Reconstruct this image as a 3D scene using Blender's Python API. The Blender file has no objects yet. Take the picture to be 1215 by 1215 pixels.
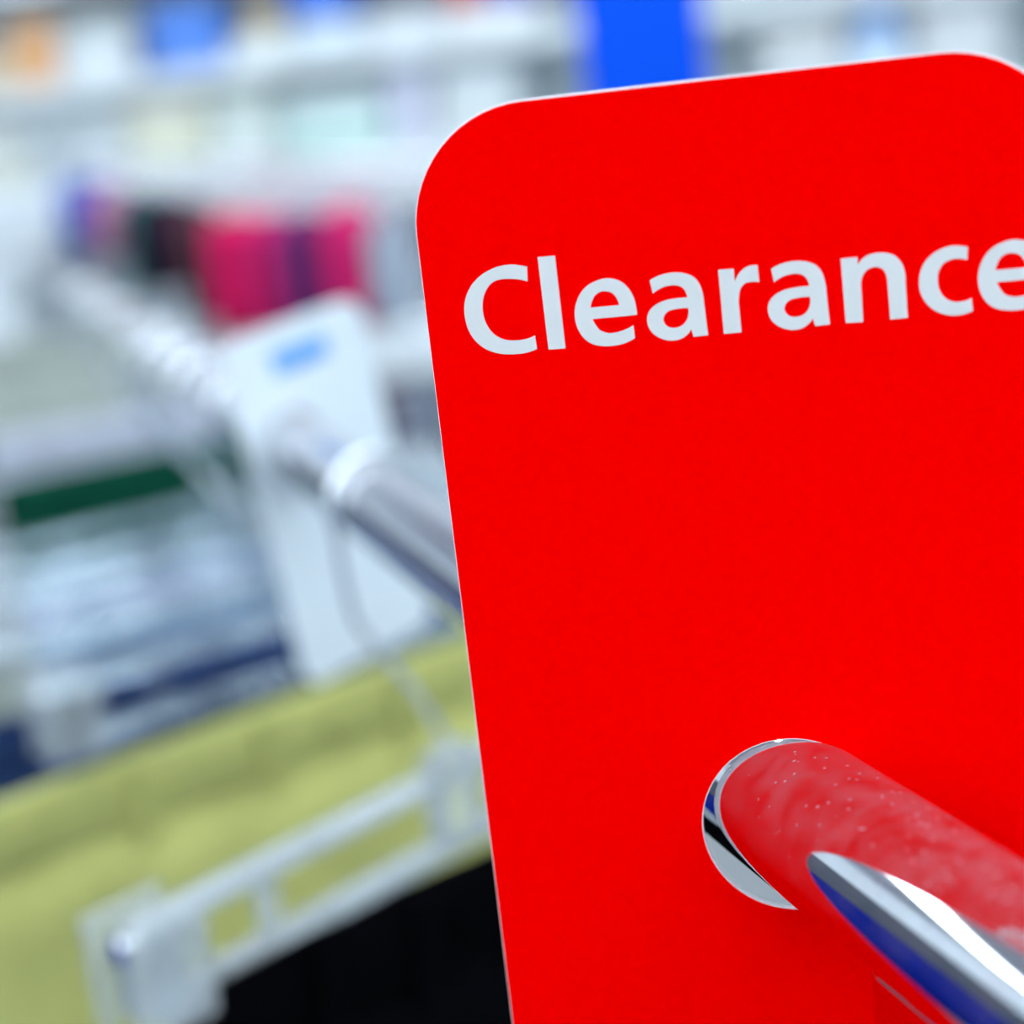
import bpy, bmesh, math, random
from mathutils import Vector, Matrix
random.seed(7)
C = bpy.context.scene.collection
SC = bpy.context.scene

# ------------------------------------------------------------------ camera
cam_d = bpy.data.cameras.new('camera'); cam = bpy.data.objects.new('camera', cam_d); C.objects.link(cam)
CAM = Vector((0.01107402, -0.31103451, 1.33522161))
right = Vector((0.98092214, 0.15989584, -0.1105671))
up = -Vector((-0.07048491, -0.23752628, -0.96882049))
back = -Vector((-0.18117295, 0.95813078, -0.22172455))
cam.matrix_world = Matrix(((right.x, up.x, back.x, CAM.x), (right.y, up.y, back.y, CAM.y), (right.z, up.z, back.z, CAM.z), (0, 0, 0, 1)))
cam_d.sensor_fit = 'AUTO'; cam_d.sensor_width = 36; cam_d.lens = 2100 / 1215 * 36
cam_d.clip_start = 0.01; cam_d.clip_end = 60
cam_d.dof.use_dof = True; cam_d.dof.focus_distance = 0.322; cam_d.dof.aperture_fstop = 6.1; cam_d.dof.aperture_blades = 0
SC.camera = cam

# ------------------------------------------------------------------ world, exposure
w = bpy.data.worlds.new('store_world'); SC.world = w; w.use_nodes = True
w.node_tree.nodes['Background'].inputs[0].default_value = (0.75, 0.85, 1, 1)
w.node_tree.nodes['Background'].inputs[1].default_value = 0.5
SC.view_settings.view_transform = 'Standard'; SC.view_settings.look = 'None'
SC.view_settings.gamma = 1; SC.view_settings.use_curve_mapping = False
SC.view_settings.exposure = EXPOSURE = 0.0
SC.cycles.use_denoising = True
SC.cycles.max_bounces = 10; SC.cycles.diffuse_bounces = 5; SC.cycles.glossy_bounces = 5; SC.cycles.transmission_bounces = 8
LIGHT_POWER = 13.8
LIGHT_COLOR = (0.87, 0.955, 1.0, 1)

# ------------------------------------------------------------------ materials
def mat(name, col, rough=0.5, metal=0.0, spec=0.5, var=0.0, scale=30, bump=0.0, bscale=400, emit=None, trans=0.0, ior=1.45):
    m = bpy.data.materials.new(name); m.use_nodes = True
    nt = m.node_tree; p = nt.nodes['Principled BSDF']
    p.inputs['Base Color'].default_value = (*col, 1); p.inputs['Roughness'].default_value = rough
    p.inputs['Metallic'].default_value = metal; p.inputs['Specular IOR Level'].default_value = spec
    p.inputs['IOR'].default_value = ior
    p.inputs['Transmission Weight'].default_value = trans
    if emit:
        p.inputs['Emission Color'].default_value = LIGHT_COLOR; p.inputs['Emission Strength'].default_value = emit
    tc = nt.nodes.new('ShaderNodeTexCoord')
    if var:
        n = nt.nodes.new('ShaderNodeTexNoise'); n.inputs['Scale'].default_value = scale; n.inputs['Detail'].default_value = 4
        nt.links.new(tc.outputs['Object'], n.inputs['Vector'])
        r = nt.nodes.new('ShaderNodeValToRGB')
        r.color_ramp.elements[0].position = 0.3; r.color_ramp.elements[1].position = 0.7
        r.color_ramp.elements[0].color = (*[c * (1 - var) for c in col], 1)
        r.color_ramp.elements[1].color = (*[min(1, c * (1 + var)) for c in col], 1)
        nt.links.new(n.outputs[0], r.inputs[0]); nt.links.new(r.outputs[0], p.inputs['Base Color'])
    if bump:
        b = nt.nodes.new('ShaderNodeTexNoise'); b.inputs['Scale'].default_value = bscale
        nt.links.new(tc.outputs['Object'], b.inputs['Vector'])
        bp = nt.nodes.new('ShaderNodeBump'); bp.inputs['Strength'].default_value = bump; bp.inputs['Distance'].default_value = 0.001
        nt.links.new(b.outputs[0], bp.inputs['Height']); nt.links.new(bp.outputs[0], p.inputs['Normal'])
    return m

def fabric(name, col, var=0.12, scale=18):
    return mat(name, col, rough=0.9, spec=0.15 if max(col) > 0.01 else 0.02, var=var, scale=scale, bump=0.35, bscale=900)

M = {}
M['red'] = mat('red_print', (0.97, 0.0, 0.0), rough=0.55, spec=0.0)
M['sign_white'] = mat('sign_plastic', (0.9, 0.86, 0.88), rough=0.4, spec=0.3)
M['letter'] = mat('letter_ink', (0.66, 0.665, 0.67), rough=0.6, spec=0.1)
M['white'] = mat('white_paint', (0.66, 0.715, 0.75), rough=0.6, spec=0.2, var=0.02, scale=6)
M['wall'] = mat('wall_paint', (0.74, 0.80, 0.84), rough=0.8, spec=0.1, var=0.02, scale=3, bump=0.05, bscale=120)
M['floor'] = mat('floor_vinyl', (0.22, 0.235, 0.25), rough=0.35, var=0.05, scale=8)
M['ceiling'] = mat('ceiling_tile', (0.55, 0.58, 0.63), rough=0.9, spec=0.1, var=0.02, scale=40)
M['lamp'] = mat('lamp_diffuser', (0.9, 0.95, 1), emit=LIGHT_POWER)
M['plastic'] = mat('divider_plastic', (0.70, 0.77, 0.83), rough=0.35, spec=0.4)
M['blue_print'] = mat('blue_label_print', (0.12, 0.36, 0.82), rough=0.5, var=0.35, scale=120)
M['clear'] = mat('clear_hanger_plastic', (0.90, 0.95, 0.98), rough=0.14, trans=0.74, ior=1.45)
M['clearer'] = mat('thin_clear_plastic', (0.80, 0.89, 0.97), rough=0.06, trans=0.95, ior=1.35)
M['steel'] = mat('steel_wire', (0.75, 0.79, 0.83), rough=0.18, metal=1.0)

def chrome(name, dusty):
    m = mat(name, (0.68, 0.70, 0.735), rough=0.035, metal=1.0)
    if not dusty: return m
    nt = m.node_tree; p = nt.nodes['Principled BSDF']; out = nt.nodes['Material Output']
    tc = nt.nodes.new('ShaderNodeTexCoord'); geo = nt.nodes.new('ShaderNodeNewGeometry')
    dust = nt.nodes.new('ShaderNodeBsdfDiffuse'); dust.inputs[0].default_value = (0.34, 0.25, 0.31, 1)
    sx = nt.nodes.new('ShaderNodeSeparateXYZ'); nt.links.new(geo.outputs['Normal'], sx.inputs[0])
    upm = nt.nodes.new('ShaderNodeMapRange'); upm.inputs[1].default_value = -0.15; upm.inputs[2].default_value = 0.9
    nt.links.new(sx.outputs['Z'], upm.inputs[0])
    n1 = nt.nodes.new('ShaderNodeTexNoise'); n1.inputs['Scale'].default_value = 170; n1.inputs['Detail'].default_value = 5
    nt.links.new(tc.outputs['Object'], n1.inputs['Vector'])
    r1 = nt.nodes.new('ShaderNodeMapRange'); r1.inputs[1].default_value = 0.32; r1.inputs[2].default_value = 0.72
    r1.inputs[3].default_value = 0.04; r1.inputs[4].default_value = 0.26
    nt.links.new(n1.outputs[0], r1.inputs[0])
    mu = nt.nodes.new('ShaderNodeMath'); mu.operation = 'MULTIPLY'
    nt.links.new(upm.outputs[0], mu.inputs[0]); nt.links.new(r1.outputs[0], mu.inputs[1])
    # specks of lint
    v = nt.nodes.new('ShaderNodeTexVoronoi'); v.inputs['Scale'].default_value = 560
    nt.links.new(tc.outputs['Object'], v.inputs['Vector'])
    lt = nt.nodes.new('ShaderNodeMath'); lt.operation = 'LESS_THAN'; lt.inputs[1].default_value = 0.17
    nt.links.new(v.outputs['Distance'], lt.inputs[0])
    sc = nt.nodes.new('ShaderNodeSeparateColor'); nt.links.new(v.outputs['Color'], sc.inputs[0])
    lt2 = nt.nodes.new('ShaderNodeMath'); lt2.operation = 'LESS_THAN'; lt2.inputs[1].default_value = 0.42
    nt.links.new(sc.outputs[0], lt2.inputs[0])
    a = nt.nodes.new('ShaderNodeMath'); a.operation = 'MULTIPLY'; nt.links.new(lt.outputs[0], a.inputs[0]); nt.links.new(lt2.outputs[0], a.inputs[1])
    b = nt.nodes.new('ShaderNodeMath'); b.operation = 'MULTIPLY'; b.inputs[1].default_value = 0.55; nt.links.new(a.outputs[0], b.inputs[0])
    b2 = nt.nodes.new('ShaderNodeMath'); b2.operation = 'MULTIPLY'; nt.links.new(b.outputs[0], b2.inputs[0]); nt.links.new(upm.outputs[0], b2.inputs[1])
    s = nt.nodes.new('ShaderNodeMath'); s.operation = 'ADD'; s.use_clamp = True
    nt.links.new(mu.outputs[0], s.inputs[0]); nt.links.new(b2.outputs[0], s.inputs[1])
    mx = nt.nodes.new('ShaderNodeMixShader'); nt.links.new(s.outputs[0], mx.inputs[0])
    nt.links.new(p.outputs[0], mx.inputs[1]); nt.links.new(dust.outputs[0], mx.inputs[2]); nt.links.new(mx.outputs[0], out.inputs[0])
    return m
M['chrome_dusty'] = chrome('dusty_chrome', True)
M['chrome'] = chrome('clean_chrome', False)

# ------------------------------------------------------------------ builders
def obj(name, bm, m, parent=None, smooth=False, bevel=0):
    me = bpy.data.meshes.new(name)
    bmesh.ops.recalc_face_normals(bm, faces=bm.faces)
    if smooth:
        for f in bm.faces: f.smooth = True
    bm.to_mesh(me); bm.free()
    for mm in (m if isinstance(m, (list, tuple)) else [m]): me.materials.append(mm)
    o = bpy.data.objects.new(name, me); C.objects.link(o)
    if parent: o.parent = parent
    if bevel:
        b = o.modifiers.new('bevel', 'BEVEL'); b.width = bevel; b.segments = 2; b.limit_method = 'ANGLE'
    return o

def tag(o, label=None, cat=None, group=None, kind=None):
    if label: o['label'] = label
    if cat: o['category'] = cat
    if group: o['group'] = group
    if kind: o['kind'] = kind
    return o

def thing(name, label, cat, loc=(0, 0, 0), rz=0.0, group=None):
    o = bpy.data.objects.new(name, None); C.objects.link(o)
    o.empty_display_size = 0.05; o.location = loc; o.rotation_euler = (0, 0, rz)
    return tag(o, label, cat, group)

def box(bm, x0, x1, y0, y1, z0, z1):
    vs = [bm.verts.new(p) for p in ((x0, y0, z0), (x1, y0, z0), (x1, y1, z0), (x0, y1, z0), (x0, y0, z1), (x1, y0, z1), (x1, y1, z1), (x0, y1, z1))]
    for f in ((0, 3, 2, 1), (4, 5, 6, 7), (0, 1, 5, 4), (1, 2, 6, 5), (2, 3, 7, 6), (3, 0, 4, 7)): bm.faces.new([vs[i] for i in f])

def box_obj(name, m, parent, *d, bevel=0.0):
    bm = bmesh.new(); box(bm, *d); return obj(name, bm, m, parent, bevel=bevel)

def tube(bm, pts, r, n=12, cap=True):
    pts = [Vector(p) for p in pts]; rings = []
    t0 = (pts[1] - pts[0]).normalized(); a = t0.orthogonal().normalized()
    for i, p in enumerate(pts):
        t = ((pts[min(i + 1, len(pts) - 1)] - pts[max(i - 1, 0)])).normalized()
        a = (a - t * a.dot(t)).normalized(); b = t.cross(a)
        rr = r[i] if isinstance(r, (list, tuple)) else r
        rings.append([bm.verts.new(p + (a * math.cos(2 * math.pi * k / n) + b * math.sin(2 * math.pi * k / n)) * rr) for k in range(n)])
    for q, s in zip(rings, rings[1:]):
        for k in range(n): bm.faces.new((q[k], q[(k + 1) % n], s[(k + 1) % n], s[k]))
    if cap: bm.faces.new(rings[0][::-1]); bm.faces.new(rings[-1])

def smooth_pts(anchors, closed=True, sub=6):
    """anchors: (kind, x, y); 'c' corners keep their angle, 's' anchors are passed smoothly"""
    n = len(anchors); out = []
    P = [Vector((a[1], a[2])) for a in anchors]
    for i in range(n if closed else n - 1):
        j = (i + 1) % n; a, b = anchors[i], anchors[j]
        if a[0] == 'c' and b[0] == 'c': out.append(P[i]); continue
        chord = P[j] - P[i]
        def tan(k, other):
            pv, nx = P[(k - 1) % n], P[(k + 1) % n]
            t = (nx - pv).normalized(); return t * chord.length
        tb = tan(j, i) if b[0] == 's' else None; ta = tan(i, j) if a[0] == 's' else None
        if ta is None: ta = 2 * chord - tb if (2 * chord - tb).length > 0 else chord
        if tb is None: tb = 2 * chord - ta
        for s in range(sub):
            t = s / sub
            out.append((2*t**3 - 3*t*t + 1) * P[i] + (t**3 - 2*t*t + t) * ta + (-2*t**3 + 3*t*t) * P[j] + (t**3 - t*t) * tb)
    return out

def flat_mesh(name, loops, y0, y1):
    """outline(s) in x,z filled (inner loops are holes) and given the thickness y0..y1"""
    cu = bpy.data.curves.new(name, 'CURVE'); cu.dimensions = '2D'; cu.fill_mode = 'BOTH'; cu.extrude = abs(y1 - y0) / 2
    for lp in loops:
        sp = cu.splines.new('POLY'); sp.points.add(len(lp) - 1); sp.use_cyclic_u = True
        for p, q in zip(sp.points, lp): p.co = (q[0], q[1], 0, 1)
    o = bpy.data.objects.new(name, cu); C.objects.link(o)
    dg = bpy.context.evaluated_depsgraph_get(); dg.update()
    me = bpy.data.meshes.new_from_object(o.evaluated_get(dg)); bpy.data.objects.remove(o); bpy.data.curves.remove(cu)
    me.transform(Matrix(((1, 0, 0, 0), (0, 0, -1, (y0 + y1) / 2), (0, 1, 0, 0), (0, 0, 0, 1))))
    me.name = name; me.materials.clear()
    return me

def flat_obj(name, loops, y0, y1, m, parent=None):
    me = flat_mesh(name, loops, y0, y1); me.materials.append(m)
    o = bpy.data.objects.new(name, me); C.objects.link(o)
    if parent: o.parent = parent
    return o

def rounded_rect(x0, x1, z0, z1, r, n=14):
    out = []
    for cx, cz, a0 in ((x1 - r, z1 - r, 0), (x0 + r, z1 - r, 90), (x0 + r, z0 + r, 180), (x1 - r, z0 + r, 270)):
        for k in range(n + 1):
            a = math.radians(a0 + 90 * k / n); out.append((cx + r * math.cos(a), cz + r * math.sin(a)))
    return out

def circle(cx, cz, r, n=64): return [(cx + r * math.cos(-2 * math.pi * k / n), cz + r * math.sin(-2 * math.pi * k / n)) for k in range(n)]

def copy_tree(o, parent=None):
    c = o.copy(); C.objects.link(c)
    if parent: c.parent = parent
    for ch in list(o.children): copy_tree(ch, c)
    return c

# ------------------------------------------------------------------ the room
X0, X1, Y0, Y1, H = -4.6, 3.6, -3.6, 4.75, 3.0
tag(box_obj('floor', M['floor'], None, X0, X1, Y0, Y1, -0.1, 0), kind='structure')
tag(box_obj('ceiling', M['ceiling'], None, X0, X1, Y0, Y1, H, H + 0.1), kind='structure')
tag(box_obj('wall_back', M['wall'], None, X0, X1, Y1, Y1 + 0.1, 0, H), kind='structure')
tag(box_obj('wall_front', M['wall'], None, X0, X1, Y0 - 0.1, Y0, 0, H), kind='structure')
tag(box_obj('wall_left', M['wall'], None, X0 - 0.1, X0, Y0, Y1, 0, H), kind='structure')
tag(box_obj('wall_right', M['wall'], None, X1, X1 + 0.1, Y0, Y1, 0, H), kind='structure')
lamp0 = None
for i, (x, y) in enumerate([(x, y) for y in (-2.6, -0.9, 0.5, 1.85, 3.3) for x in (-3.1, -0.5, 2.1)]):  # light rows added out of view for room light and white rail streaks
    if lamp0 is None:
        lamp0 = thing('unseen_ceiling_light', 'unseen fluorescent ceiling light, added to light the shop and streak the rail', 'light', (x, y, H), group='fluorescent ceiling lights')
        bm = bmesh.new(); box(bm, -1.15, 1.15, -0.16, -0.14, -0.05, 0); box(bm, -1.15, 1.15, 0.14, 0.16, -0.05, 0); box(bm, -1.17, -1.15, -0.16, 0.16, -0.05, 0); box(bm, 1.15, 1.17, -0.16, 0.16, -0.05, 0)
        obj('frame', bm, M['white'], lamp0)
        box_obj('diffuser', M['lamp'], lamp0, -1.15, 1.15, -0.14, 0.14, -0.04, -0.01)
    else:
        l = copy_tree(lamp0); l.location = (x, y, H)

# ------------------------------------------------------------------ the garment rail
RZ = 1.20206; RA = Vector((0.00007, 0, RZ)); RD = Vector((-0.46372, 0.88598, 0)).normalized(); RR = 0.0142
def on_rail(t): return RA + RD * t
rail = thing('garment_rail', 'shiny chrome garment rail running away through the red clearance sign, with clip hangers on it', 'rail', (0, 0, 0))
bm = bmesh.new(); tube(bm, [on_rail(-0.24 + 0.04 * k) for k in range(82)], RR, 64)
obj('rail_tube', bm, M['chrome_dusty'], rail, smooth=True)
rang = math.atan2(RD.y, RD.x)
def post(t):
    p = on_rail(t)
    bm = bmesh.new(); box(bm, -0.03, 0.03, -0.004, 0.004, 0.03, RZ - RR - 0.003)
    o = obj('post', bm, M['chrome'], rail, bevel=0.0006); o.location = (p.x, p.y, 0); o.rotation_euler = (0, 0, rang)
    bm = bmesh.new(); box(bm, -0.018, 0.018, -0.004, 0.004, RZ - RR - 0.004, RZ - RR + 0.003)
    s = obj('rail_bracket', bm, M['chrome'], rail, bevel=0.001); s.location = o.location; s.rotation_euler = o.rotation_euler
    bm = bmesh.new(); box(bm, -0.03, 0.03, -0.3, 0.3, 0, 0.03)
    s = obj('foot', bm, M['chrome'], rail, bevel=0.004); s.location = o.location; s.rotation_euler = o.rotation_euler
post(-0.0605); post(2.95)

# ------------------------------------------------------------------ the red sign
sign = thing('clearance_sign', 'bright red rounded plastic clearance sign threaded on the chrome rail', 'sign', (0, 0, 1.2))
mm = 0.001
HC = circle(-1.2 * mm, -0.4 * mm, 17.0 * mm)
SX0, SX1, SZ0, SZ1 = -59.3, 54.6, -92.0, 136.4
flat_obj('panel', [rounded_rect(SX0 * mm, SX1 * mm, SZ0 * mm, SZ1 * mm, 21.5 * mm), HC], 0.00002, 0.0013, M['sign_white'], sign)
M['sign_back'] = mat('sign_back_shade', (0.20, 0.20, 0.23), rough=0.6, spec=0.1)  # grey puts shade into the white plastic back, mirrored by the rail
flat_obj('back_face', [rounded_rect((SX0 + 0.3) * mm, (SX1 - 0.3) * mm, (SZ0 + 0.3) * mm, (SZ1 - 0.3) * mm, 21.2 * mm), circle(-1.2 * mm, -0.4 * mm, 17.2 * mm)], 0.00127, 0.00134, M['sign_back'], sign)
flat_obj('red_face', [rounded_rect((SX0 + 0.12) * mm, (SX1 - 0.4) * mm, (SZ0 + 0.3) * mm, (SZ1 - 0.42) * mm, 21.3 * mm), circle(-1.2 * mm, -0.4 * mm, 17.15 * mm)], -0.00003, 0.00003, M['red'], sign)
LET = {
    'C': ['c-40.04,107.54 s-41.23,107.88 s-42.60,108.16 s-44.54,108.14 s-46.53,107.69 s-48.49,106.79 s-50.05,105.55 s-51.21,104.01 s-51.88,102.50 s-52.19,100.96 s-52.22,99.21 s-51.90,97.42 s-51.13,95.68 s-49.95,94.25 s-48.47,93.24 s-46.67,92.55 s-44.75,92.25 s-42.63,92.20 s-41.19,92.39 c-39.82,92.80 c-39.95,95.26 s-40.91,94.89 s-42.35,94.67 s-44.12,94.71 s-45.67,95.07 s-47.09,95.94 s-48.09,97.26 s-48.70,98.89 s-48.85,100.65 s-48.60,102.37 s-48.05,103.71 s-47.11,104.93 s-45.89,105.59 s-44.46,105.77 s-42.89,105.65 s-41.51,105.39 c-40.21,104.92'],
    'l': ['c-37.96,109.02 c-34.86,108.98 c-34.69,92.47 c-37.77,92.48'],
    'e': ['c-21.40,97.25 s-21.44,98.91 s-21.77,100.53 s-22.48,102.07 s-23.60,103.28 s-24.89,103.94 s-26.59,104.15 s-28.36,103.78 s-29.92,103.01 s-31.16,101.78 s-32.03,100.13 s-32.41,98.43 s-32.36,96.69 s-31.86,95.03 s-30.89,93.58 s-29.48,92.65 s-27.66,92.22 s-25.67,92.17 s-23.91,92.46 c-22.18,93.17 c-22.21,95.48 s-23.68,94.87 s-25.20,94.51 s-26.81,94.50 s-28.12,95.07 s-28.88,96.13 c-29.34,97.21', 'c-29.48,99.28 s-29.12,100.36 s-28.48,101.33 s-27.56,101.86 s-26.57,101.91 s-25.49,101.54 s-24.72,100.56 c-24.41,99.25'],
    'a': ['c2.54,103.08 s3.92,103.66 s5.66,104.01 s7.37,104.00 s9.04,103.61 s10.31,102.85 s11.17,101.53 s11.57,99.76 c11.63,98.41 c11.86,92.54 c9.29,92.49 c9.01,93.91 s8.17,92.92 s6.88,92.25 s5.34,92.16 s3.84,92.57 s2.56,93.39 s1.69,94.58 s1.42,96.06 s1.75,97.39 s2.76,98.46 s4.34,99.18 s6.27,99.49 c8.78,99.50 s8.59,100.52 s8.03,101.34 s7.02,101.82 s5.88,101.84 s4.52,101.58 c2.84,100.74', 'c8.77,97.67 s8.71,96.36 s8.15,95.25 s7.24,94.56 s5.89,94.39 s4.87,94.77 s4.31,95.70 s4.49,96.65 s5.25,97.36 s6.52,97.63'],
    'r': ['c-6.57,103.79 c-3.88,103.73 c-3.86,101.41 s-3.14,102.69 s-2.01,103.65 s-0.93,103.99 c0.26,103.95 c0.31,101.01 s-0.86,101.16 s-2.03,101.04 s-2.96,100.16 s-3.43,98.45 c-3.48,97.10 c-3.43,92.54 c-6.50,92.52'],
    'n': ['c14.44,103.71 c17.28,103.71 c17.27,102.31 s18.28,103.45 s19.83,104.03 s21.61,104.05 s23.36,103.46 s24.51,102.18 s25.04,100.51 c25.07,98.83 c25.08,92.49 c22.13,92.48 c22.03,98.83 s21.68,100.83 s20.91,101.55 s19.82,101.71 s18.54,101.18 s17.77,99.94 c17.59,98.41 c17.51,92.47 c14.56,92.54'],
    'c': ['c35.72,103.65 s34.38,103.97 s32.77,104.07 s30.85,103.57 s29.01,102.36 s27.83,100.66 s27.34,98.75 s27.46,96.64 s28.31,94.73 s29.73,93.28 s31.59,92.41 s33.21,92.17 s34.58,92.27 c36.01,92.68 c35.89,94.93 s34.70,94.51 s33.07,94.52 s31.61,95.27 s30.73,96.61 s30.45,98.32 s30.70,99.97 s31.67,101.27 s33.19,101.82 s34.40,101.76 c35.52,101.45'],
}
def letter(ch, dx=0.0, dz=0.0):
    loops = []
    for s in LET[ch]:
        an = [(t[0], *map(float, t[1:].split(','))) for t in s.split()]
        loops.append([((p.x + dx) * mm, (p.y + dz) * mm) for p in smooth_pts(an)])
    o = flat_obj('letter', loops, -0.00008, -0.00002, M['letter'], sign)
for ch, dx in (('C', 0), ('l', 0), ('e', 0), ('a', -21.139), ('r', 0), ('a', 0), ('n', 0), ('c', 0), ('e', 69.55)): letter(ch, dx)

# ------------------------------------------------------------------ white divider further along the rail
pd = on_rail(0.475)
div = thing('rail_divider', 'white plastic divider tag with a small blue label, hanging tilted on the chrome rail', 'divider', pd, math.atan2(0.8, 0.6))
tilt = math.radians(7.2); ct, st = math.cos(tilt), math.sin(tilt)
def tl(p): return (p[0] * ct - p[1] * st, p[0] * st + p[1] * ct)
dl = [tl(p) for p in rounded_rect(-0.0245, 0.0525, -0.106, 0.0535, 0.0095)]
flat_obj('panel', [dl, circle(0, 0, 0.0168)], -0.001, 0.001, M['plastic'], div)
flat_obj('blue_label', [[tl(p) for p in rounded_rect(-0.001, 0.029, 0.0325, 0.043, 0.001)]], -0.0013, -0.0009, M['blue_print'], div)

# ------------------------------------------------------------------ clip hangers and trousers
def make_hanger(u0, dz, mc):
    """local x along the bar, z up, origin at the middle of the upper bar; u0: where the rail passes"""
    h = thing('clip_hanger', None, 'hanger')
    bm = bmesh.new()
    for z in (0, -0.028):
        box(bm, -0.15, 0.15, -0.003, 0.003, z - 0.0042, z + 0.0042); box(bm, -0.15, 0.15, -0.0050, 0.0050, z - 0.0012, z + 0.0012)
    for x in (-0.094, 0.094): box(bm, x - 0.004, x + 0.004, -0.0025, 0.0025, -0.026, -0.002)
    box(bm, -0.008, 0.013, -0.005, 0.005, -0.028, 0.010)
    obj('bar', bm, mc, h, bevel=0.0008)
    bm = bmesh.new()
    pts = [(0.003, 0, 0.002), (0.003, 0, 0.010), (-0.0015, 0, 0.021), (-0.012, 0, 0.0396), (-0.0248, 0, 0.056), (-0.0355, 0, 0.073), (-0.038, 0, 0.090)]
    rr = RR + 0.0035
    for k in range(13):
        a = math.radians(205 - k * 17); pts.append((u0 + rr * 1.08 * math.cos(a), 0, dz + rr * math.sin(a)))
    tube(bm, pts, 0.0017, 10); obj('hook', bm, M['steel'], h, smooth=True)
    for sx in (-1, 1):
        bm = bmesh.new(); cx = sx * 0.145
        for s in (-1, 1):
            vs = []
            for (y, z) in ((0.0130, 0.007), (0.0105, 0.007), (0.0092, -0.012), (0.0088, -0.034), (0.0115, -0.035), (0.0125, -0.018)): vs.append((s * y, z))
            lo = [bm.verts.new((cx - 0.016, y, z)) for y, z in vs]; hi = [bm.verts.new((cx + 0.016, y, z)) for y, z in vs]
            bm.faces.new(lo); bm.faces.new(hi[::-1])
            for k in range(6): bm.faces.new((lo[k], lo[(k + 1) % 6], hi[(k + 1) % 6], hi[k]))
        for k in range(3): box(bm, cx - 0.013 + k * 0.010, cx - 0.007 + k * 0.010, -0.0145, -0.0110, -0.014, 0.004)
        c = obj('clip', bm, M['clear'], h, bevel=0.001)
        bm = bmesh.new(); tube(bm, [(cx - 0.012, 0, -0.004), (cx + 0.012, 0, -0.004)], 0.0045, 10)
        box(bm, cx - 0.006, cx + 0.006, -0.0115, -0.0095, -0.03, -0.002); box(bm, cx - 0.006, cx + 0.006, 0.0095, 0.0115, -0.03, -0.002)
        obj('spring', bm, M['steel'], c)
    return h

def make_trousers(col, half, top, drop, seed, flare=1.0, crotch=0.27, legs=True):
    rnd = random.Random(seed); g = thing('trousers', None, 'trousers')
    m = fabric('trouser_cloth', col); N = 40
    ph = [rnd.uniform(0, 6.28) for _ in range(6)]
    def ring(bm, z, cx, hx, hy, amp, k=N):
        vs = []
        for i in range(k):
            a = 2 * math.pi * i / k; c, s = math.cos(a), math.sin(a)
            x = cx + hx * math.copysign(abs(c) ** 0.55, c); y = hy * math.copysign(abs(s) ** 0.8, s)
            y += amp * (math.sin(x * 55 + ph[0] + z * 3) * 0.6 + math.sin(x * 103 + ph[1] - z * 5) * 0.4) * (0.4 + 0.6 * abs(s))
            vs.append(bm.verts.new((x, y, z)))
        return vs
    def skin(bm, rings, cap0=True, cap1=True):
        for q, s in zip(rings, rings[1:]):
            k = len(q)
            for i in range(k): bm.faces.new((q[i], q[(i + 1) % k], s[(i + 1) % k], s[i]))
        if cap0: bm.faces.new(rings[0])
        if cap1: bm.faces.new(rings[-1][::-1])
    bm = bmesh.new(); rings = []
    for i in range(9):
        f = i / 8; z = -top - 0.034 - f * (crotch if legs else drop)
        rings.append(ring(bm, z, 0, half * (1 + 0.08 * flare * math.sin(min(1, f * 1.4) * 1.57)), 0.006 + 0.012 * min(1, f * 3), 0.0035 * min(1, f * 4)))
    skin(bm, rings, True, not legs)
    if legs:
        for s in (-1, 1):
            rings = []
            for i in range(12):
                f = i / 11; z = -top - 0.034 - crotch + 0.03 * (1 - f) - f * (drop - crotch)
                hw = half * (0.520 - 0.14 * f); rings.append(ring(bm, z, s * half * (0.545 - 0.10 * f), hw, 0.0172, 0.0035, 28))
            skin(bm, rings)
    obj('body', bm, m, g, smooth=True)
    bm = bmesh.new()
    skin(bm, [ring(bm, -top, 0, half * 0.985, 0.0032, 0.0008), ring(bm, -top - 0.004, 0, half * 1.0, 0.0058, 0.001), ring(bm, -top - 0.032, 0, half * 1.005, 0.0080, 0.001), ring(bm, -top - 0.036, 0, half * 0.995, 0.0055, 0.001)])
    obj('waistband', bm, m, g, smooth=True)
    for x in (-0.55, -0.2, 0.2, 0.55):
        bm = bmesh.new(); box(bm, x * half - 0.005, x * half + 0.005, -0.0115, -0.0075, -top - 0.040, -top - 0.001); obj('belt_loop', bm, m, g, bevel=0.001)
    bm = bmesh.new(); tube(bm, [(0, -0.0085, -top - 0.017), (0, -0.0115, -top - 0.017)], 0.0075, 16); obj('button', bm, m, g)
    return g

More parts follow.
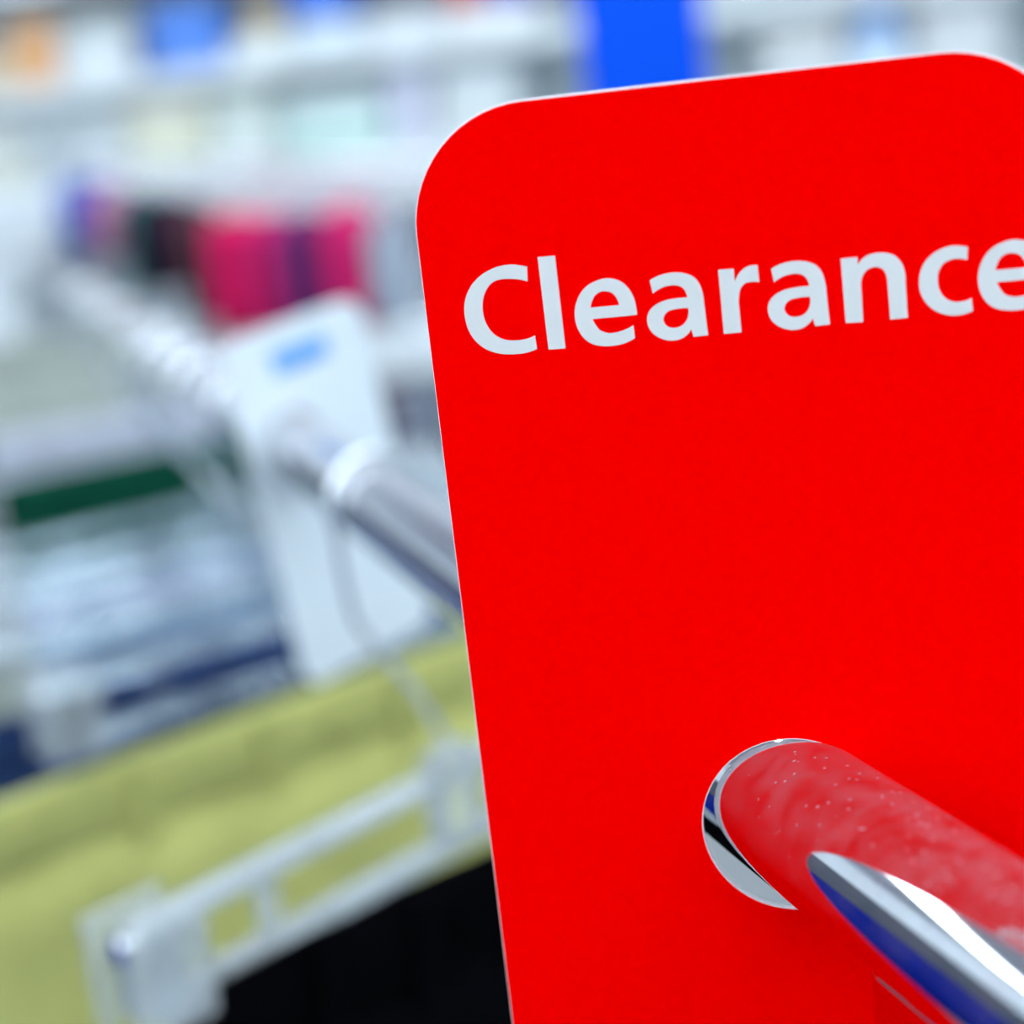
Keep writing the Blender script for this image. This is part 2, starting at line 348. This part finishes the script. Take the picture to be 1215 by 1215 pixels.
# each hanger on the rail: distance along it, heading of its bar, what hangs on it
ROW = [
    (0.337, (0.53, 0.848), (0.0012, 0.0012, 0.002), 0.137, 0.038, 'black', 'nearest to the red sign'),
    (0.605, (0.717, 0.697), (0.46, 0.47, 0.155), 0.205, 0.040, 'olive green', 'hanging just behind the black pair'),
    (0.70, (0.74, 0.67), (0.018, 0.04, 0.125), 0.20, 0.034, 'navy blue', 'hanging directly behind the olive pair'),
    (0.785, (0.74, 0.67), (0.17, 0.24, 0.36), 0.165, 0.036, 'grey blue', 'hanging directly behind the navy pair'),
    (0.86, (0.74, 0.67), (0.34, 0.47, 0.58), 0.165, 0.036, 'pale blue', 'second behind the navy pair'),
    (0.945, (0.74, 0.67), (0.46, 0.40, 0.60), 0.165, 0.036, 'lilac', 'hanging just in front of the dark green pair'),
    (1.17, (0.74, 0.67), (0.001, 0.055, 0.03), 0.205, -0.006, 'dark green', 'hanging between the lilac pair and the white pair'),
    (1.42, (0.74, 0.67), (0.50, 0.53, 0.63), 0.165, -0.006, 'white', 'hanging behind the dark green pair'),
    (2.3, (0.74, 0.67), (0.36, 0.40, 0.36), 0.14, -0.006, 'sage grey', 'hanging last and farthest along the rail'),
]
hang0 = None
for i, (t, dr, col, half, top, cn, where) in enumerate(ROW):
    p = on_rail(t); n = Vector((dr[0], dr[1], 0)).normalized(); u0, dz = -0.021, 0.114
    org = Vector((p.x, p.y, RZ - dz)) - n * u0; rz = math.atan2(n.y, n.x)
    if i == 0: h = make_hanger(u0, dz, M['clear'])
    elif i == 1: h = hang0 = make_hanger(u0, dz, M['clearer'])
    else: h = copy_tree(hang0)
    h.scale.x = 1 if i == 0 else (0.95 if i == 1 else 1.14)
    h.location = org; h.rotation_euler = (0, 0, rz)
    tag(h, 'clear plastic clip hanger holding the %s trousers on the chrome rail' % cn, 'hanger', 'clip hangers on the chrome rail')
    g = make_trousers(col, half, top, 0.80, 11 + i)
    g.location = org - n * (0.045 if cn == 'dark green' else 0); g.rotation_euler = (0, math.radians((5.5, -2.5)[i] if i < 2 else 0), rz)
    tag(g, '%s trousers clipped at the waist, %s' % (cn, where), 'trousers', 'trousers on the chrome rail')

# ------------------------------------------------------------------ white display unit with small garments
unit = thing('display_unit', 'white shop display unit with a header board, a thick shelf and a sloping arm', 'display unit', (0, 3.2, 0))
box_obj('header', M['white'], unit, -2.60, -0.30, 0.10, 0.30, 1.16, 1.275, bevel=0.006)
box_obj('back_panel', M['white'], unit, -2.60, -0.30, 0.31, 0.335, 0.02, 1.28)
box_obj('shelf', M['white'], unit, -1.06, -0.30, -0.19, 0.305, 0.850, 0.945, bevel=0.006)
box_obj('base', M['white'], unit, -2.60, -0.30, -0.05, 0.305, 0.0, 0.25, bevel=0.006)
for x in (-2.60, -0.325): box_obj('side_panel', M['white'], unit, x, x + 0.025, 0.0, 0.31, 0.24, 1.16, bevel=0.003)
for x0_, x1_ in ((-2.57, -2.10), (-2.09, -1.62)):
    dr_ = box_obj('cabinet_door', M['white'], unit, x0_, x1_, -0.04, -0.015, 0.26, 1.155, bevel=0.004)
    bm = bmesh.new(); tube(bm, [(x1_ - 0.04, -0.05, 0.6), (x1_ - 0.04, -0.065, 0.62), (x1_ - 0.04, -0.065, 0.8), (x1_ - 0.04, -0.05, 0.82)], 0.005, 8); obj('door_handle', bm, M['steel'], dr_, smooth=True)
bm = bmesh.new(); tube(bm, [(-1.57, -0.02, 1.335), (-0.34, -0.02, 1.20)], 0.010, 16); tube(bm, [(-0.36, -0.02, 1.2), (-0.36, 0.12, 1.2)], 0.008, 12); obj('sloping_arm', bm, M['chrome'], unit, smooth=True)
bm = bmesh.new(); tube(bm, [(-1.04, -0.15, 0.838), (-0.34, -0.15, 0.838)], 0.010, 16); obj('lower_arm', bm, M['chrome'], unit, smooth=True)

def make_top(x0, x1, z0, z1, y, col, label, cat='garment', name='hanging_top'):
    """a small folded garment seen edge-on under its hanger: shoulders, side and hem"""
    g = thing(name, label, cat, ((x0 + x1) / 2, y, 0), group='small garments on the display unit')
    w_ = (x1 - x0) / 2; m = fabric('garment_cloth', col, 0.15, 10); bm = bmesh.new(); rings = []
    for (f, s, dp) in ((0, 0.30, 0.04), (0.03, 0.62, 0.07), (0.10, 0.93, 0.10), (0.35, 1.0, 0.11), (0.7, 1.0, 0.11), (0.97, 1.0, 0.115), (1, 0.97, 0.11)):
        z = z1 + (z0 - z1) * f
        rings.append([bm.verts.new((w_ * s * math.copysign(abs(math.cos(a)) ** 0.6, math.cos(a)), dp * math.sin(a) + 0.004 * math.sin(7 * a + f * 4), z)) for a in [2 * math.pi * k / 28 for k in range(28)]])
    for q, s in zip(rings, rings[1:]):
        for k in range(28): bm.faces.new((q[k], q[(k + 1) % 28], s[(k + 1) % 28], s[k]))
    bm.faces.new(rings[0]); bm.faces.new(rings[-1][::-1])
    obj('body', bm, m, g, smooth=True)
    bm = bmesh.new(); tube(bm, [(0, 0, z1 - 0.01), (0, 0, z1 + 0.02), (0.008, 0.01, z1 + 0.035), (0, 0.02, z1 + 0.05)], 0.003, 8); obj('hanger_hook', bm, M['steel'], g, smooth=True)
    return g
make_top(-1.475, -1.405, 1.16, 1.29, 3.14, (0.07, 0.09, 0.38), 'violet blue folded top at the left end of the sloping arm')
make_top(-1.405, -1.345, 1.13, 1.265, 3.14, (0.38, 0.16, 0.26), 'dusty rose top beside the violet blue top')
make_top(-1.34, -1.312, 1.06, 1.25, 3.14, (0.02, 0.10, 0.10), 'thin bottle green top between the dusty rose and black tops')
make_top(-1.312, -1.235, 1.06, 1.235, 3.14, (0.018, 0.008, 0.022), 'black folded top left of the hot pink tops')
make_top(-1.233, -1.188, 0.99, 1.215, 3.14, (0.09, 0.035, 0.05), 'dark brown top touching the left hot pink top')
make_top(-1.187, -1.085, 0.955, 1.19, 3.14, (0.52, 0.008, 0.09), 'larger hot pink top beside the dark brown top')
make_top(-1.083, -1.035, 0.955, 1.185, 3.14, (0.56, 0.02, 0.16), 'narrow pink top beside the purple top')
make_top(-1.033, -0.952, 0.955, 1.18, 3.14, (0.13, 0.02, 0.12), 'purple top between two pink tops')
make_top(-0.950, -0.855, 0.955, 1.185, 3.14, (0.55, 0.015, 0.13), 'hot pink top right of the purple top')
make_top(-0.853, -0.80, 0.955, 1.15, 3.14, (0.33, 0.38, 0.46), 'grey top at the right end of the sloping arm')
make_top(-0.90, -0.83, 0.58, 0.826, 3.03, (0.12, 0.03, 0.07), 'maroon top hanging under the thick white shelf')
make_top(-0.825, -0.73, 0.58, 0.826, 3.03, (0.15, 0.17, 0.22), 'slate grey top hanging under the thick white shelf')

# ------------------------------------------------------------------ shelving on the back wall
SHX0, SHX1, SHY = -2.7, 1.6, 4.25
shelf = thing('wall_shelving', 'tall white shelving unit along the back wall filled with pale goods', 'shelving', (0, SHY, 0))
BZ = (0.10, 0.385, 0.67, 0.96, 1.245, 1.53, 1.815)
for z in BZ: box_obj('shelf_board', M['white'], shelf, SHX0, SHX1, 0.0, 0.32, z - 0.028, z, bevel=0.003)
for z in BZ: box_obj('price_rail', M['white'], shelf, SHX0, SHX1, -0.012, -0.001, z - 0.052, z - 0.002, bevel=0.002)
box_obj('back_panel', M['white'], shelf, SHX0, SHX1, 0.32, 0.34, 0, 2.1)
for x in (SHX0 + 0.016, SHX1 - 0.016):
    box_obj('upright', M['white'], shelf, x - 0.015, x + 0.015, 0.01, 0.32, 0, 2.1)

def tall(z, grp): return min(zB + (z - zB) * 1.36, 1.472) if grp == GB else z
def make_box(x0, x1, z0, z1, col, label, grp, depth=0.22):
    z0, z1 = tall(z0, grp), tall(z1, grp)
    g = thing('storage_box', label, 'box', ((x0 + x1) / 2, SHY + 0.02, z0), group=grp); w_ = (x1 - x0) / 2; h_ = z1 - z0
    m = mat('box_card', col, rough=0.6, spec=0.2, var=0.05, scale=12)
    bm = bmesh.new(); box(bm, -w_ * 0.97, w_ * 0.97, 0.004, depth, 0, h_ * 0.82); obj('body', bm, m, g, bevel=0.004)
    bm = bmesh.new(); box(bm, -w_, w_, 0, depth + 0.004, h_ * 0.74, h_); obj('lid', bm, m, g, bevel=0.005)
    return g
def make_towel(x0, x1, z0, z1, col, label, grp, depth=0.26):
    z0, z1 = tall(z0, grp), tall(z1, grp)
    g = thing('folded_towel', label, 'towel', ((x0 + x1) / 2, SHY + 0.03, z0), group=grp); w_ = (x1 - x0) / 2; h_ = z1 - z0
    m = fabric('towel_cloth', col, 0.06, 14); bm = bmesh.new()
    prof = []
    for j in range(2):                                   # two folded layers with a round front edge each
        c = h_ * (0.25 + 0.5 * j); r = h_ * 0.25
        prof += [(0.5 * r - r * math.cos(a) * 0.9, c + r * math.sin(a) * 0.97) for a in [math.radians(-90 + 180 * k / 8) for k in range(9)]]
    prof += [(depth, h_), (depth, 0)]
    sl = []
    for fx in (-1, -0.96, 0, 0.96, 1):
        sc = 0.9 if abs(fx) == 1 else 1
        sl.append([bm.verts.new((fx * w_, (y - depth / 2) * sc + depth / 2, (z - h_ / 2) * sc + h_ / 2 if sc < 1 else z)) for y, z in prof])
    for q, s in zip(sl, sl[1:]):
        k = len(q)
        for i in range(k): bm.faces.new((q[i], q[(i + 1) % k], s[(i + 1) % k], s[i]))
    bm.faces.new(sl[0]); bm.faces.new(sl[-1][::-1])
    obj('cloth', bm, m, g, smooth=True)
    return g
WH = (0.74, 0.78, 0.82)
GA, GB, GC = 'goods on the upper wall shelf', 'goods on the middle wall shelf', 'goods on the lower wall shelves'
zA, zB, zC, zD = 1.53, 1.245, 0.96, 0.67
make_box(-2.30, -2.07, zA, 1.64, (0.60, 0.50, 0.36), 'beige box left of the orange box on the upper shelf', GA)
make_box(-2.055, -1.945, zA, 1.69, (0.72, 0.40, 0.20), 'orange box on the upper wall shelf', GA)
make_towel(-1.93, -1.725, zA, 1.60, WH, 'lower white towel between the orange and blue boxes', GA)
make_towel(-1.93, -1.725, 1.60, 1.67, (0.66, 0.72, 0.74), 'pale grey towel on top of the white towel by the orange box', GA)
make_box(-1.715, -1.675, zA, 1.61, (0.05, 0.08, 0.20), 'narrow dark navy box against the big blue box', GA)
make_box(-1.67, -1.48, zA, 1.69, (0.10, 0.24, 0.70), 'big blue box on the upper wall shelf', GA)
make_box(-1.465, -1.30, zA, 1.585, (0.70, 0.74, 0.74), 'flat white box under the tan box', GA)
make_box(-1.405, -1.32, 1.585, 1.665, (0.50, 0.42, 0.30), 'small tan box on a flat white box', GA)
make_towel(-1.29, -1.12, zA, 1.605, (0.70, 0.78, 0.83), 'pale blue towel under the cobalt box', GA)
make_box(-1.285, -1.125, 1.605, 1.72, (0.08, 0.20, 0.66), 'cobalt box on the pale blue towel', GA)
make_towel(-1.105, -0.90, zA, 1.60, WH, 'white towel right of the cobalt box on the upper shelf', GA)
make_box(-0.885, -0.655, zA, 1.588, (0.72, 0.74, 0.76), 'flat white box under the red and violet boxes', GA)
make_box(-0.87, -0.79, 1.588, 1.68, (0.55, 0.12, 0.10), 'small red box beside the violet box', GA)
make_box(-0.775, -0.665, 1.588, 1.68, (0.14, 0.14, 0.48), 'violet box right of the small red box', GA)
make_towel(-2.30, -2.06, zB, 1.325, (0.66, 0.68, 0.62), 'khaki white towel at the left end of the middle shelf', GB)
make_towel(-2.30, -2.06, 1.325, 1.40, (0.70, 0.74, 0.74), 'off white towel on top of the khaki white towel', GB)
make_box(-2.045, -1.93, zB, 1.42, (0.50, 0.56, 0.60), 'grey box on the middle shelf below the orange box', GB)
make_towel(-1.92, -1.79, zB, 1.325, WH, 'narrow white towel right of the grey box', GB)
make_towel(-1.92, -1.79, 1.325, 1.405, (0.64, 0.70, 0.74), 'narrow pale grey towel on top of the narrow white one', GB)
make_towel(-1.775, -1.565, zB, 1.325, (0.78, 0.80, 0.62), 'pale yellow towel under the cream towel', GB)
make_towel(-1.775, -1.565, 1.325, 1.405, (0.80, 0.80, 0.70), 'cream towel on top of the pale yellow towel', GB)
make_towel(-1.55, -1.37, zB, 1.325, (0.74, 0.80, 0.80), 'white towel left of the mint towels', GB)
make_towel(-1.55, -1.37, 1.325, 1.405, (0.68, 0.75, 0.72), 'greenish white towel stacked left of the pale aqua towel', GB)
make_towel(-1.354, -1.074, zB, 1.315, (0.56, 0.76, 0.72), 'mint green towel at the bottom of its pile', GB)
make_towel(-1.35, -1.08, 1.315, 1.38, (0.68, 0.80, 0.82), 'pale aqua towel on top of the mint green towel', GB)
make_box(-1.06, -0.95, zB, 1.42, (0.60, 0.62, 0.76), 'lilac box right of the mint towels', GB)
make_towel(-0.935, -0.72, zB, 1.325, (0.70, 0.75, 0.76), 'grey white towel left of the red sign on the middle shelf', GB)
make_towel(-0.935, -0.72, 1.325, 1.40, (0.72, 0.78, 0.82), 'cool white towel stacked left of the red sign', GB)
make_towel(-0.10, 0.105, zB, 1.325, (0.66, 0.70, 0.73), 'grey white towel between the blue board and the blue boxes', GB)
make_towel(-0.10, 0.105, 1.325, 1.405, (0.72, 0.74, 0.76), 'white towel stacked between the blue board and the blue boxes', GB)
make_box(0.118, 0.255, zB, 1.375, (0.55, 0.68, 0.85), 'pale blue box under the bright blue box', GB)
make_box(0.150, 0.225, 1.375, 1.46, (0.03, 0.28, 0.85), 'bright blue box on the pale blue box', GB)
make_towel(0.275, 0.49, zB, 1.325, (0.66, 0.70, 0.72), 'lower pale grey towel at the right of the frame', GB)
make_towel(0.275, 0.49, 1.325, 1.41, (0.72, 0.75, 0.78), 'upper white towel at the right of the frame', GB)
make_towel(-2.66, -2.34, zC, 1.05, (0.50, 0.58, 0.66), 'slate blue towel on the lower shelf at far left', GC)
make_towel(-2.30, -2.02, zC, 1.045, (0.66, 0.73, 0.80), 'ice blue towel on the lower shelf below the grey box', GC)
make_towel(-1.99, -1.72, zC, 1.05, WH, 'white towel on the lower shelf left of the display unit', GC)
make_box(-2.64, -2.42, zD, 0.80, (0.10, 0.12, 0.16), 'dark grey box on the bottom lit shelf at far left', GC)
make_box(-2.38, -2.12, zD, 0.82, (0.50, 0.52, 0.44), 'khaki grey box beside the dark grey box', GC)
make_towel(-2.08, -1.75, zD, 0.76, (0.60, 0.66, 0.76), 'lavender blue towel beside the khaki grey box', GC)

# ------------------------------------------------------------------ blue counter added out of view, only to be mirrored in the rail
ct_ = thing('unseen_counter', 'unseen blue counter with dark boards, added for its reflection in the rail', 'counter', (-1.25, 0, 0))
M['counter_blue'] = mat('counter_blue', (0.0, 0.018, 0.30), rough=0.7, spec=0.03, var=0.08, scale=3)
M['slate'] = mat('slate_board', (0.07, 0.09, 0.12), rough=0.6, var=0.1, scale=5)
box_obj('front_panel', M['counter_blue'], ct_, -0.5, 0, -1.0, 1.75, 0.06, 0.98, bevel=0.01)
box_obj('plinth', M['slate'], ct_, -0.46, -0.03, -0.97, 1.72, 0.0, 0.06)
box_obj('top_board', M['slate'], ct_, -0.53, 0.02, -1.02, 1.77, 0.98, 1.02, bevel=0.006)
box_obj('screen', M['slate'], ct_, -0.08, -0.05, -0.98, 1.73, 1.02, 1.31, bevel=0.004)  # dark board added to give the rail a slate reflected band

# ------------------------------------------------------------------ blue board hanging before the shelves
bb = thing('blue_board', 'bright blue hanging board behind the top edge of the red sign', 'sign', (-0.243, 2.6, 0))
M['blue_board'] = mat('blue_board_plastic', (0.0, 0.075, 0.70), rough=0.5, spec=0.1)
flat_obj('panel', [rounded_rect(-0.098, 0.098, 1.31, 1.72, 0.012)], -0.004, 0.004, M['blue_board'], bb)
for x in (-0.08, 0.08):
    bm = bmesh.new(); tube(bm, [(x, 0, 1.715), (x, 0, H)], 0.0015, 8); obj('wire', bm, M['steel'], bb)
